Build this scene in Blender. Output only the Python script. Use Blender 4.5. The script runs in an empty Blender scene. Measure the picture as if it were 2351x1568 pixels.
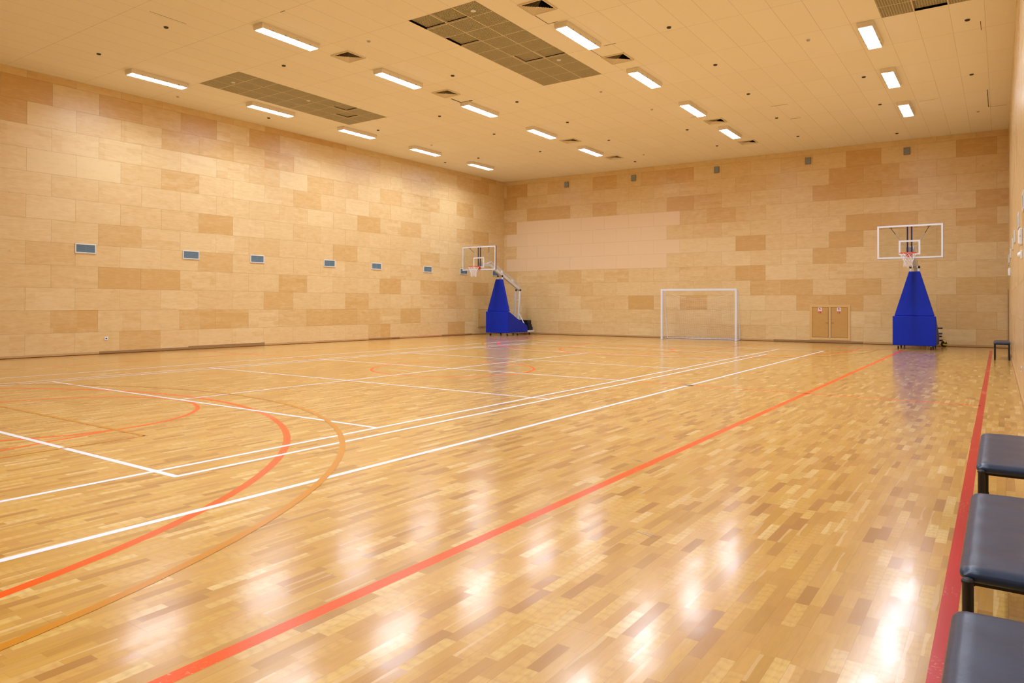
import bpy, bmesh, math, random
from mathutils import Vector, Matrix
random.seed(7)
C = bpy.context.scene.collection
S = bpy.context.scene
# ---------------------------------------------------------------- camera
FPX, YAW, PITCH, ROLL, CAMH = 1635.23, .6026, -.0076, .0037, 1.449
cam = bpy.data.objects.new('camera', bpy.data.cameras.new('camera')); C.objects.link(cam)
fwd0 = Vector((-math.sin(YAW), math.cos(YAW), 0)); right = Vector((math.cos(YAW), math.sin(YAW), 0)); up = Vector((0, 0, 1))
fwd = fwd0*math.cos(PITCH)-up*math.sin(PITCH); u_ = up*math.cos(PITCH)+fwd0*math.sin(PITCH)
r2 = right*math.cos(ROLL)+u_*math.sin(ROLL); u2 = u_*math.cos(ROLL)-right*math.sin(ROLL)
m = Matrix((r2, u2, -fwd)).transposed().to_4x4(); m.translation = (0, 0, CAMH); cam.matrix_world = m
cam.data.sensor_width = 36; cam.data.lens = FPX*36/2351; cam.data.shift_y = -99.17/2351
cam.data.clip_start = .05; cam.data.clip_end = 200
S.camera = cam
# ---------------------------------------------------------------- world and exposure
w = bpy.data.worlds.new('world'); S.world = w; w.use_nodes = True
w.node_tree.nodes['Background'].inputs[0].default_value = (1, .95, .9, 1)
w.node_tree.nodes['Background'].inputs[1].default_value = .05
S.view_settings.view_transform = 'Standard'; S.view_settings.look = 'None'
S.view_settings.gamma = 1; S.view_settings.exposure = 1.73
S.view_settings.use_curve_mapping = False
LAMP = 6.0             # glow of every ceiling lamp's lens
LAMP_W = 21.5          # power each lamp throws downwards through its louvre
LAMP_SPREAD = 151      # degrees, the louvre's cut-off
LAMP_COL = (.85, .95, 1.11)
# ---------------------------------------------------------------- plan
LB = Vector((-20.247, 28.716)); RB = Vector((.196, 29.393)); LFd = (Vector((-20.706, 9.0))-LB).normalized()
RF = Vector((.342, -4.9)); LF = LB+LFd*((28.716+4.9)/-LFd.y)
ZC = 7.438
CX, CY = -10.1055, 12.33

# ---------------------------------------------------------------- node helper
class N:
    def __init__(s, name):
        s.m = bpy.data.materials.new(name); s.m.use_nodes = True; s.t = s.m.node_tree
        s.t.nodes.clear(); s.out = s.t.nodes.new('ShaderNodeOutputMaterial')
    def n(s, typ, **k):
        nd = s.t.nodes.new('ShaderNode'+typ)
        ins = k.pop('i', {})
        for a, b in k.items(): setattr(nd, a, b)
        for a, b in ins.items():
            if isinstance(b, bpy.types.NodeSocket): s.t.links.new(b, nd.inputs[a])
            elif b is not None: nd.inputs[a].default_value = b
        return nd
    def math(s, op, a, b=None, c=None, clamp=False):
        nd = s.t.nodes.new('ShaderNodeMath'); nd.operation = op; nd.use_clamp = clamp
        for k, v in enumerate((a, b, c)):
            if v is None: continue
            if isinstance(v, bpy.types.NodeSocket): s.t.links.new(v, nd.inputs[k])
            else: nd.inputs[k].default_value = v
        return nd.outputs[0]
    def mix(s, f, a, b, mode='MIX'):
        nd = s.t.nodes.new('ShaderNodeMix'); nd.data_type = 'RGBA'; nd.blend_type = mode
        for idx, v in ((0, f), (6, a), (7, b)):
            if isinstance(v, bpy.types.NodeSocket): s.t.links.new(v, nd.inputs[idx])
            else: nd.inputs[idx].default_value = v if idx == 0 else (*v, 1) if len(v) == 3 else v
        return nd.outputs[2]
    def ramp(s, f, stops, interp='LINEAR'):
        nd = s.n('ValToRGB', i={0: f}); cr = nd.color_ramp; cr.interpolation = interp
        while len(cr.elements) > 1: cr.elements.remove(cr.elements[-1])
        cr.elements[0].position = stops[0][0]; cr.elements[0].color = (*stops[0][1], 1)
        for p, c in stops[1:]:
            e = cr.elements.new(p); e.color = (*c, 1)
        return nd.outputs[0]
    def xyz(s, x, y, z=0.0):
        nd = s.n('CombineXYZ', i={0: x, 1: y, 2: z}); return nd.outputs[0]
    def noise(s, vec, scale=1, detail=2, rough=.5, dist=0):
        return s.n('TexNoise', i={'Vector': vec, 'Scale': scale, 'Detail': detail, 'Roughness': rough, 'Distortion': dist}).outputs[0]
    def done(s, bsdf):
        s.t.links.new(bsdf, s.out.inputs[0]); return s.m
def lin(r, g, b):
    f = lambda v: (v/255/12.92 if v/255 <= .04045 else ((v/255+.055)/1.055)**2.4)
    return (f(r), f(g), f(b))
def plain(name, col, rough=.5, metal=0, coat=0, spec=.5, var=.06, bump=0, bscale=40):
    k = N(name); tc = k.n('TexCoord').outputs['Object']
    nz = k.noise(tc, 9, 3)
    c = k.mix(k.math('MULTIPLY', nz, var*2), col, tuple(x*.72 for x in col))
    ins = {'Base Color': c, 'Roughness': rough, 'Metallic': metal, 'Coat Weight': coat, 'Specular IOR Level': spec}
    if bump:
        b = k.n('Bump', i={'Strength': bump, 'Distance': .002, 'Height': k.noise(tc, bscale, 4)}); ins['Normal'] = b.outputs[0]
    return k.done(k.n('BsdfPrincipled', i=ins).outputs[0])

# ---------------------------------------------------------------- materials
def wall_wood(name, light, dark, rough=.42, bump=.5):
    k = N(name)
    at = k.n('Attribute', attribute_name='panel').outputs['Color']
    sep = k.n('SeparateColor', i={0: at}); tone, rnd, pale = sep.outputs[0], sep.outputs[1], sep.outputs[2]
    uv = k.n('UVMap', uv_map='UVMap').outputs[0]
    su = k.n('SeparateXYZ', i={0: uv}); U, V = su.outputs[0], su.outputs[1]
    ox = k.math('MULTIPLY', rnd, 91.7); oz = k.math('MULTIPLY', rnd, 47.3)
    U2 = k.math('ADD', U, ox); V2 = k.math('ADD', V, oz)
    # peeled-veneer figure, grain along the sheet
    g1 = k.noise(k.xyz(k.math('MULTIPLY', U2, 1.6), k.math('MULTIPLY', V2, 9.0)), 1, 5, .68, 1.8)
    g2 = k.noise(k.xyz(k.math('MULTIPLY', U2, 7.0), k.math('MULTIPLY', V2, 60.0)), 1, 3, .6)
    g3 = k.noise(k.xyz(U2, V2), 5.0, 3, .5)
    fig = k.math('MULTIPLY_ADD', k.math('SUBTRACT', g1, .5), 1.15, k.math('MULTIPLY', k.math('SUBTRACT', g2, .5), .34))
    fig = k.math('ADD', fig, k.math('MULTIPLY', k.math('SUBTRACT', g3, .5), .45))
    fig = k.math('MULTIPLY', fig, k.math('SUBTRACT', 1, k.math('MULTIPLY', pale, .8)))
    # strips of one veneer leaf beside the next
    leaf = k.n('TexWhiteNoise', noise_dimensions='2D', i={'Vector': k.xyz(k.math('FLOOR', k.math('MULTIPLY_ADD', V, 7.0, ox)), k.math('FLOOR', k.math('MULTIPLY_ADD', U, 1.7, rnd)))}).outputs[0]
    strong = k.math('GREATER_THAN', k.math('FRACT', k.math('MULTIPLY', rnd, 7.31)), .7)
    leaf = k.math('MULTIPLY', k.math('SUBTRACT', leaf, .5), k.math('MULTIPLY_ADD', strong, .30, .03))
    leaf = k.math('MULTIPLY', leaf, k.math('SUBTRACT', 1, pale))
    f = k.math('ADD', tone, k.math('ADD', fig, leaf), clamp=True)
    col = k.mix(f, light, dark)
    col = k.mix(pale, col, lin(236, 210, 172))
    # small knots
    vo = k.n('TexVoronoi', i={'Vector': k.xyz(U2, V2), 'Scale': 2.3}).outputs['Distance']
    kn = k.math('MULTIPLY', k.math('LESS_THAN', vo, .035), k.math('MULTIPLY', k.math('SUBTRACT', 1, pale), .35))
    col = k.mix(kn, col, lin(150, 95, 45))
    b = k.n('Bump', i={'Strength': .12, 'Distance': .0015, 'Height': g1})
    b2 = k.n('Bump', i={'Strength': bump, 'Distance': .004, 'Height': k.noise(k.xyz(U2, V2), 1.6, 1), 'Normal': b.outputs[0]})
    r = k.math('MULTIPLY_ADD', g3, .12, rough-.06)
    return k.done(k.n('BsdfPrincipled', i={'Base Color': col, 'Roughness': r, 'Specular IOR Level': .5, 'Coat Weight': .45, 'Coat Roughness': .27, 'Normal': b2.outputs[0]}).outputs[0])
M = {}
M['wallwood'] = wall_wood('birch_plywood_wall', lin(234, 210, 160), lin(212, 170, 104))
M['wallwood_right'] = wall_wood('birch_plywood_wall_right', lin(236, 212, 160), lin(220, 180, 120), .24, .15)
M['gap'] = plain('panel_gap_shadow_board', lin(140, 100, 60), .9, spec=.1)
M['skirt'] = plain('skirting_wood', lin(205, 165, 112), .45, var=.3)
M['skirt_dark'] = plain('skirting_wood_worn', lin(165, 128, 82), .5, var=.4)
M['door'] = plain('cabinet_door_birch', lin(212, 166, 94), .4, var=.25)
M['doorframe'] = plain('cabinet_frame_birch', lin(228, 190, 126), .4, var=.15)

def ceiling_mat():
    k = N('ceiling_board')
    tc = k.n('TexCoord').outputs['Object']; sp = k.n('SeparateXYZ', i={0: tc}); x, y = sp.outputs[0], sp.outputs[1]
    def line(v, step, off, wd):
        t = k.math('DIVIDE', k.math('ADD', v, off), step)
        fr = k.math('ABSOLUTE', k.math('SUBTRACT', k.math('FRACT', k.math('ADD', t, 100.5)), .5))
        return k.math('LESS_THAN', fr, wd/step), k.math('FLOOR', k.math('ADD', t, 100.0))
    lx, ix = line(x, .593, .28, .004); ly, iy = line(y, 1.807, -11.14, .0045)
    # individual boards set a touch proud, so some seams show and others vanish
    rn = k.n('TexWhiteNoise', noise_dimensions='2D', i={'Vector': k.xyz(ix, iy)}).outputs[0]
    nz = k.noise(tc, .55, 2)
    seam = k.math('MULTIPLY', k.math('MAXIMUM', lx, ly), k.math('MULTIPLY_ADD', nz, .5, .1))
    base = k.mix(k.math('MULTIPLY', rn, .5), lin(252, 246, 232), lin(248, 240, 224))
    base = k.mix(k.math('MULTIPLY', k.noise(tc, 260, 2), .16), base, lin(170, 160, 140))
    col = k.mix(seam, base, lin(120, 92, 60))
    return k.done(k.n('BsdfPrincipled', i={'Base Color': col, 'Roughness': .9, 'Specular IOR Level': .2}).outputs[0])
M['ceiling'] = ceiling_mat()

def floor_nodes(k, W=.061):
    tc = k.n('TexCoord').outputs['Object']; sp = k.n('SeparateXYZ', i={0: tc}); x, y = sp.outputs[0], sp.outputs[1]
    xr = k.math('DIVIDE', k.math('ADD', x, 60.0), W)
    row = k.math('FLOOR', xr); fx = k.math('FRACT', xr)
    rs = k.n('TexWhiteNoise', noise_dimensions='1D', i={'W': row}).outputs[0]
    ww = k.math('ADD', k.math('DIVIDE', y, .31), k.math('MULTIPLY', rs, 531.0))
    v1 = k.n('TexVoronoi', voronoi_dimensions='1D', feature='F1', i={'W': ww, 'Scale': 1.0, 'Randomness': .8})
    ve = k.n('TexVoronoi', voronoi_dimensions='1D', feature='DISTANCE_TO_EDGE', i={'W': ww, 'Scale': 1.0, 'Randomness': .8})
    cid = k.n('SeparateColor', i={0: v1.outputs['Color']})
    wn = k.n('TexWhiteNoise', noise_dimensions='3D', i={'Vector': k.xyz(cid.outputs[0], cid.outputs[1], row)})
    rnd = wn.outputs[0]; rc = k.n('SeparateColor', i={0: wn.outputs[1]})
    return tc, x, y, xr, row, fx, rnd, rc, ve.outputs['Distance']
def floor_mat():
    k = N('oak_strip_parquet')
    tc, x, y, xr, row, fx, rnd, rc, ed = floor_nodes(k)
    off = k.math('MULTIPLY', rnd, 37.0)
    tone = k.ramp(rnd, [(0, lin(164, 118, 50)), (.12, lin(186, 141, 60)), (.42, lin(203, 160, 72)), (.74, lin(212, 171, 83)), (.92, lin(220, 185, 102)), (1, lin(231, 203, 134))])
    # long grain, flecks and cathedral figure inside each strip
    gx = k.math('ADD', k.math('MULTIPLY', x, 1.0), off)
    g1 = k.noise(k.xyz(k.math('MULTIPLY', gx, 110), k.math('MULTIPLY_ADD', y, 5.0, off)), 1, 3, .6)
    g2 = k.noise(k.xyz(k.math('MULTIPLY', gx, 22), k.math('MULTIPLY_ADD', y, 3.2, off)), 1, 3, .55, 1.5)
    wv = k.n('TexWave', wave_type='RINGS', i={'Vector': k.xyz(k.math('MULTIPLY', gx, 9), k.math('MULTIPLY_ADD', y, 1.6, off)), 'Scale': 3.0, 'Distortion': 3.5, 'Detail': 2.0, 'Detail Scale': 1.2}).outputs['Fac']
    ring = k.math('MULTIPLY', k.math('POWER', wv, 3.0), k.math('GREATER_THAN', rc.outputs[0], .62))
    g = k.math('ADD', k.math('MULTIPLY', g1, .46), k.math('MULTIPLY', g2, .66))
    g = k.math('ADD', k.math('SUBTRACT', g, .46), k.math('MULTIPLY', ring, .18), clamp=True)
    col = k.mix(g, tone, lin(154, 106, 50))
    hue = k.mix(k.math('MULTIPLY', rc.outputs[1], .45), col, k.mix(.5, col, lin(204, 152, 104)))
    # sapwood streaks: narrow pale edges on a few strips
    sap = k.math('MULTIPLY', k.math('GREATER_THAN', rc.outputs[2], .90), k.math('LESS_THAN', k.math('ADD', fx, k.noise(k.xyz(off, k.math('MULTIPLY_ADD', y, 2.5, off)), 1, 1)), .78))
    hue = k.mix(k.math('MULTIPLY', sap, .28), hue, lin(250, 224, 172))
    # joints
    sx = k.math('LESS_THAN', k.math('ABSOLUTE', k.math('SUBTRACT', fx, .5)), .4875)
    x3 = k.math('FRACT', k.math('DIVIDE', xr, 3.0)); bx = k.math('LESS_THAN', k.math('ABSOLUTE', k.math('SUBTRACT', x3, .5)), .495)
    b3 = k.math('FLOOR', k.math('DIVIDE', xr, 3.0))
    yb = k.math('FRACT', k.math('ADD', k.math('DIVIDE', y, 2.2), k.math('MULTIPLY', k.n('TexWhiteNoise', noise_dimensions='1D', i={'W': b3}).outputs[0], 11)))
    by = k.math('LESS_THAN', k.math('ABSOLUTE', k.math('SUBTRACT', yb, .5)), .4992)
    sy = k.math('GREATER_THAN', ed, .003)
    thin = k.math('SUBTRACT', 1, k.math('MULTIPLY', sx, sy)); thick = k.math('SUBTRACT', 1, k.math('MULTIPLY', bx, by))
    hue = k.mix(k.math('MULTIPLY', thin, .17), hue, lin(120, 78, 36))
    hue = k.mix(k.math('MULTIPLY', thick, .28), hue, lin(95, 58, 26))
    big = k.noise(tc, .35, 2); hue = k.mix(k.math('MULTIPLY', big, .12), hue, lin(190, 130, 70))
    # tiny knots
    vo = k.n('TexVoronoi', i={'Vector': k.xyz(k.math('MULTIPLY', x, 2.0), y), 'Scale': 1.7}).outputs['Distance']
    hue = k.mix(k.math('MULTIPLY', k.math('SUBTRACT', 1, k.math('DIVIDE', vo, .035), clamp=True), .6), hue, lin(92, 56, 28))
    # every strip lies at a slightly different angle under the lacquer
    geo = k.n('NewGeometry').outputs['Normal']
    tilt = k.n('VectorMath', operation='SCALE', i={0: k.xyz(k.math('SUBTRACT', rc.outputs[0], .5), k.math('SUBTRACT', rc.outputs[2], .5), 0), 'Scale': .012})
    nn = k.n('VectorMath', operation='NORMALIZE', i={0: k.n('VectorMath', operation='ADD', i={0: geo, 1: tilt.outputs[0]}).outputs[0]})
    b1 = k.n('Bump', i={'Strength': .25, 'Distance': .0006, 'Height': g, 'Normal': nn.outputs[0]})
    b2 = k.n('Bump', i={'Strength': .5, 'Distance': .0015, 'Height': k.noise(tc, 5, 2), 'Normal': b1.outputs[0]})
    r = k.math('MULTIPLY_ADD', k.noise(tc, 2.0, 3), .08, .20)
    return k.done(k.n('BsdfPrincipled', i={'Base Color': hue, 'Roughness': r, 'Specular IOR Level': .38, 'Coat Weight': .5, 'Coat Roughness': .14, 'Normal': b2.outputs[0], 'Coat Normal': b2.outputs[0]}).outputs[0])
M['floor'] = floor_mat()
def paint(name, col, wear=.25):
    k = N(name); tc, x, y, xr, row, fx, rnd, rc, ed = floor_nodes(k)
    sc = k.noise(k.xyz(k.math('MULTIPLY', x, 60), k.math('MULTIPLY', y, 60)), 1, 5, .7)
    patch = k.noise(tc, 1.1, 2)
    worn = k.math('MULTIPLY', k.math('GREATER_THAN', k.math('MULTIPLY', sc, patch), .36), wear)
    c = k.mix(worn, col, lin(235, 200, 160))
    geo = k.n('NewGeometry').outputs['Normal']
    b2 = k.n('Bump', i={'Strength': .5, 'Distance': .0015, 'Height': k.noise(tc, 5, 2)})
    return k.done(k.n('BsdfPrincipled', i={'Base Color': c, 'Roughness': .25, 'Specular IOR Level': .32, 'Coat Weight': .15, 'Coat Roughness': .13, 'Normal': b2.outputs[0]}).outputs[0])
M['p_white'] = paint('court_paint_white', lin(236, 242, 252), .1)
M['p_orange'] = paint('court_paint_orange', lin(255, 84, 0), .4)
M['p_red'] = paint('court_paint_red', lin(192, 10, 30), .3)
M['p_ochre'] = paint('court_paint_ochre', lin(200, 132, 30), .1)
M['p_grey'] = paint('scuff_grey', lin(190, 180, 176), .6)
M['white'] = plain('white_enamel', lin(226, 232, 246), .35, coat=.2, var=.03)
M['whiteplastic'] = plain('white_plastic', lin(232, 238, 248), .4, var=.02)
M['housing'] = plain('lamp_housing_cream', lin(236, 226, 212), .5, var=.04)
M['blue'] = plain('blue_vinyl', lin(0, 42, 188), .5, spec=.3, var=.1, bump=.3, bscale=25)
M['navy'] = plain('navy_paint', lin(14, 34, 140), .4, var=.05)
M['black'] = plain('black_rubber', lin(20, 20, 22), .55, var=.1)
M['blackmetal'] = plain('black_metal', lin(18, 18, 20), .35, var=.1)
M['weights'] = plain('black_iron_weights', lin(14, 20, 48), .5, var=.2)
M['steel'] = plain('steel', lin(190, 188, 184), .3, metal=.9, var=.05)
M['brass'] = plain('brass', lin(200, 160, 70), .35, metal=.8, var=.05)
M['orange'] = plain('rim_orange', lin(225, 66, 20), .4, var=.05)
M['cord'] = plain('white_cord', lin(236, 238, 246), .7, var=.05)
M['greyvent'] = plain('grey_grille', lin(150, 174, 188), .5, metal=0, var=.05)
M['ventframe'] = plain('vent_frame_silver', lin(222, 226, 230), .45, var=.04)
M['ventdark'] = plain('vent_interior', lin(88, 112, 126), .7, var=.1)
M['dark'] = plain('dark_void', lin(18, 16, 14), .9, spec=.05)
M['grille'] = plain('grille_champagne', lin(200, 190, 158), .6, metal=0, var=.03)
M['cream'] = plain('diffuser_cream', lin(232, 218, 192), .6, var=.03)
M['speaker'] = plain('grey_speaker_cloth', lin(140, 128, 116), .8, var=.1)
M['signred'] = plain('sign_red', lin(196, 20, 62), .5, var=.02)
M['signwhite'] = plain('sign_white', lin(244, 240, 240), .5, var=.02)
M['yellow'] = plain('ball_yellow', lin(226, 214, 40), .5, var=.05)
M['ballnavy'] = plain('ball_navy', lin(28, 28, 62), .5, var=.05)
M['floorplate'] = plain('floor_socket_metal', lin(128, 112, 92), .4, metal=.5, var=.2)
def vinyl():
    k = N('black_vinyl_seat'); tc = k.n('TexCoord').outputs['Object']
    n1 = k.noise(tc, 6, 4, .6, .6)
    c = k.mix(n1, lin(12, 38, 68), lin(22, 52, 88))
    sm = k.noise(tc, 420, 3)
    b = k.n('Bump', i={'Strength': .35, 'Distance': .0008, 'Height': sm})
    b2 = k.n('Bump', i={'Strength': .4, 'Distance': .004, 'Height': k.noise(k.n('Mapping', i={0: tc, 3: (3, 14, 3)}).outputs[0], 1, 3), 'Normal': b.outputs[0]})
    r = k.math('MULTIPLY_ADD', n1, .12, .27)
    return k.done(k.n('BsdfPrincipled', i={'Base Color': c, 'Roughness': r, 'Specular IOR Level': .5, 'Normal': b2.outputs[0]}).outputs[0])
M['vinyl'] = vinyl()
def emis():
    k = N('lamp_lens_glow')
    return k.done(k.n('Emission', i={0: (*LAMP_COL, 1), 1: LAMP}).outputs[0])
M['lens'] = emis()
def glass():
    k = N('backboard_acrylic')
    fr = k.n('Fresnel', i={'IOR': 1.5}).outputs[0]
    tr = k.n('BsdfTransparent', i={0: (.95, .96, .96, 1)}).outputs[0]
    gl = k.n('BsdfGlossy', i={'Roughness': .02}).outputs[0]
    return k.done(k.n('MixShader', i={0: fr, 1: tr, 2: gl}).outputs[0])
M['glass'] = glass()

# ---------------------------------------------------------------- mesh helpers
class MB:
    def __init__(s): s.bm = bmesh.new()
    def box(s, x0, x1, y0, y1, z0, z1, T=None):
        v = [s.bm.verts.new((x, y, z)) for x in (x0, x1) for y in (y0, y1) for z in (z0, z1)]
        if T: 
            for q in v: q.co = T @ q.co
        for f in ((0, 1, 3, 2), (4, 6, 7, 5), (0, 4, 5, 1), (2, 3, 7, 6), (0, 2, 6, 4), (1, 5, 7, 3)):
            s.bm.faces.new([v[i] for i in f])
        return s
    def quad(s, *P):
        s.bm.faces.new([s.bm.verts.new(p) for p in P]); return s
    def prism(s, poly, a0, a1, axis='x'):
        # poly: list of 2D points in the plane across the axis
        def mk(a, p): return {'x': (a, p[0], p[1]), 'y': (p[0], a, p[1]), 'z': (p[0], p[1], a)}[axis]
        A = [s.bm.verts.new(mk(a0, p)) for p in poly]; B = [s.bm.verts.new(mk(a1, p)) for p in poly]
        n = len(poly); s.bm.faces.new(A[::-1]); s.bm.faces.new(B)
        for i in range(n): s.bm.faces.new((A[i], A[(i+1) % n], B[(i+1) % n], B[i]))
        return s
    def hexa(s, bot, top):
        A = [s.bm.verts.new(p) for p in bot]; B = [s.bm.verts.new(p) for p in top]
        s.bm.faces.new(A[::-1]); s.bm.faces.new(B)
        for i in range(4): s.bm.faces.new((A[i], A[(i+1) % 4], B[(i+1) % 4], B[i]))
        return s
    def tube(s, pts, r, n=8, closed=False, cap=True):
        pts = [Vector(p) for p in pts]; rings = []; N_ = len(pts); prev = None
        for i, p in enumerate(pts):
            if closed: d = pts[(i+1) % N_]-pts[i-1]
            else: d = pts[min(i+1, N_-1)]-pts[max(i-1, 0)]
            d.normalize()
            if prev is None:
                ref = Vector((0, 0, 1)) if abs(d.z) < .9 else Vector((1, 0, 0)); a = d.cross(ref).normalized()
            else: a = (prev-d*prev.dot(d)).normalized()
            prev = a; b = d.cross(a); rr = r[i] if isinstance(r, (list, tuple)) else r
            rings.append([s.bm.verts.new(p+a*math.cos(2*math.pi*(j+.5)/n)*rr+b*math.sin(2*math.pi*(j+.5)/n)*rr) for j in range(n)])
        for i in range(N_ if closed else N_-1):
            A, B = rings[i], rings[(i+1) % N_]
            for j in range(n): s.bm.faces.new((A[j], A[(j+1) % n], B[(j+1) % n], B[j]))
        if cap and not closed: s.bm.faces.new(rings[0][::-1]); s.bm.faces.new(rings[-1])
        return s
    def bar(s, a, b, wx, wz):
        # rectangular bar between two points; wx across, wz thickness
        a, b = Vector(a), Vector(b); d = (b-a).normalized()
        side = Vector((1, 0, 0)) if abs(d.x) < .9 else Vector((0, 1, 0))
        upv = d.cross(side).normalized(); side = upv.cross(d).normalized()
        P = [(side*sx*wx/2+upv*sz*wz/2) for sx, sz in ((-1, -1), (1, -1), (1, 1), (-1, 1))]
        return s.hexa([a+q for q in P], [b+q for q in P])
    def cyl(s, c, r, z0, z1, n=20, axis='z'):
        c = Vector(c); d = {'x': Vector((1, 0, 0)), 'y': Vector((0, 1, 0)), 'z': Vector((0, 0, 1))}[axis]
        return s.tube([c+d*z0, c+d*z1], r, n)
    def build(s, name, mat, parent=None, bevel=0, seg=2, smooth=False, kind=None, label=None, cat=None, group=None):
        bmesh.ops.recalc_face_normals(s.bm, faces=s.bm.faces)
        me = bpy.data.meshes.new(name); s.bm.to_mesh(me); s.bm.free()
        mats = mat if isinstance(mat, list) else [mat]
        for mm in mats: me.materials.append(M[mm])
        if smooth:
            for p in me.polygons: p.use_smooth = True
        o = bpy.data.objects.new(name, me); C.objects.link(o)
        if parent: o.parent = parent
        if bevel:
            b = o.modifiers.new('bevel', 'BEVEL'); b.width = bevel; b.segments = seg; b.limit_method = 'ANGLE'; b.angle_limit = .6
            if smooth:
                pass
        if kind: o['kind'] = kind
        tag(o, label, cat, group); return o
def tag(o, label=None, cat=None, group=None):
    if label: o['label'] = label
    if cat: o['category'] = cat
    if group: o['group'] = group
    return o
def empty(name, loc, rz=0, label=None, cat=None, group=None):
    o = bpy.data.objects.new(name, None); C.objects.link(o); o.location = loc; o.rotation_euler = (0, 0, rz); o.empty_display_size = .1
    return tag(o, label, cat, group)
def copy_tree(o, parent=None):
    c = o.copy(); C.objects.link(c); c.parent = parent
    for ch in [q for q in bpy.data.objects if q.parent == o]: copy_tree(ch, c)
    return c
ORD = ['nearest', 'second', 'third', 'fourth', 'fifth', 'sixth', 'seventh', 'eighth', 'ninth', 'tenth', 'eleventh']

# ---------------------------------------------------------------- walls
def panel_wall(name, A, B, spacing, offE, offO, picks, mat, pale=None, outward=1, vary=.22):
    """plywood sheets in running bond between plan points A and B (s runs from A), room side to the left of outward"""
    d = (B-A); L = d.length; d = d/L; nrm = Vector((-d.y, d.x))*outward   # nrm points into the room
    bm = bmesh.new(); uvl = bm.loops.layers.uv.new('UVMap'); cl = bm.loops.layers.float_color.new('panel')
    rng = random.Random(hash(name) % 1000 if False else sum(map(ord, name)))
    H = .6015; z0s = .02; g = .0017
    def P(s, z, off=0): return (A.x+d.x*s+nrm.x*off, A.y+d.y*s+nrm.y*off, z)
    tones = {}
    for s, z, t in picks:
        r = int((z-z0s)//H); off = offE if r % 2 == 0 else offO; tones[(r, math.floor((s-off)/spacing))] = t
    for r in range(0, 13):
        za, zb = z0s+r*H, min(z0s+(r+1)*H, ZC-.001)
        off = offE if r % 2 == 0 else offO
        k = math.floor((0-off)/spacing)
        while off+k*spacing < L:
            sa, sb = max(0, off+k*spacing), min(L, off+(k+1)*spacing)
            if sb-sa > .03:
                t = rng.gauss(.36, vary*.42)
                if rng.random() < .13: t = rng.uniform(.65, .95)
                t = tones.get((r, k), min(1, max(0, t))); pl = 1.0 if pale and pale(r, (sa+sb)/2) else 0.0
                rn = rng.random(); op = rng.choice((0, 0, 0, .001, .0015))
                vs = [bm.verts.new(P(sa+g, za+g, .006+op)), bm.verts.new(P(sb-g, za+g, .006+op)), bm.verts.new(P(sb-g, zb-g, .006+op)), bm.verts.new(P(sa+g, zb-g, .006+op))]
                vb = [bm.verts.new(P(sa+g, za+g, 0)), bm.verts.new(P(sb-g, za+g, 0)), bm.verts.new(P(sb-g, zb-g, 0)), bm.verts.new(P(sa+g, zb-g, 0))]
                fl = [bm.faces.new(vs)]+[bm.faces.new((vs[i], vb[i], vb[(i+1) % 4], vs[(i+1) % 4])) for i in range(4)]
                uvs = {0: (0, 0), 1: (sb-sa, 0), 2: (sb-sa, zb-za), 3: (0, zb-za)}
                for f in fl:
                    for lp in f.loops:
                        i = vs.index(lp.vert) if lp.vert in vs else vb.index(lp.vert)
                        lp[uvl].uv = uvs[i]; lp[cl] = (t, rn, pl, 1)
            k += 1
    # backing wall behind the sheets
    e = .12
    P0 = [P(-.0, 0, 0), P(L, 0, 0), P(L, 0, -e), P(0, 0, -e)]
    lo = [bm.verts.new(p) for p in P0]; hi = [bm.verts.new((p[0], p[1], ZC+.1)) for p in P0]
    fs = [bm.faces.new(lo), bm.faces.new(hi)]+[bm.faces.new((lo[i], lo[(i+1) % 4], hi[(i+1) % 4], hi[i])) for i in range(4)]
    for f in fs: f.material_index = 1
    bmesh.ops.recalc_face_normals(bm, faces=bm.faces)
    me = bpy.data.meshes.new(name); bm.to_mesh(me); bm.free(); me.materials.append(M[mat]); me.materials.append(M['gap'])
    o = bpy.data.objects.new(name, me); C.objects.link(o); o['kind'] = 'structure'
    return o, P, math.atan2(d.y, d.x)
picksL = [(18.3, 2.12, .95), (17.1, 2.09, .9), (19.87, .97, .85), (20.69, 1.15, .5), (15.98, .93, .75), (14.78, .88, .85), (17.75, .36, .8), (12.3, 2.15, .85), (11.06, .3, .3), (3.98, .3, .95), (9.26, .67, .7), (20.74, 7.1, .95), (21.07, 6.46, .9), (18.4, 6.95, .75), (17.2, 7.09, .5), (16.6, 6.42, .85), (15.5, 6.2, .9), (14.4, 6.1, .6), (19.7, 7.07, .2), (20.2, 6.54, .1), (18.8, 6.6, .35), (20.7, 5.5, .15), (19.86, 6.15, .05), (19.8, 5.35, 0), (18.9, 5.25, 0), (18.2, 5.99, .3), (15.3, 3.8, .9), (16.35, 2.85, .35), (20.56, 3.18, .2), (20.7, 4.18, .1), (16.5, 4.04, .5), (10.36, 3.5, .6), (9.6, 3.3, .75), (11.19, 4.57, .2), (5.0, 3.47, .6), (2.47, 5.85, .8), (6.88, .66, .85), (11.94, .76, .6), (13.7, .79, .35), (8.34, .17, .8), (5.0, 2.14, .7)]
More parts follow.
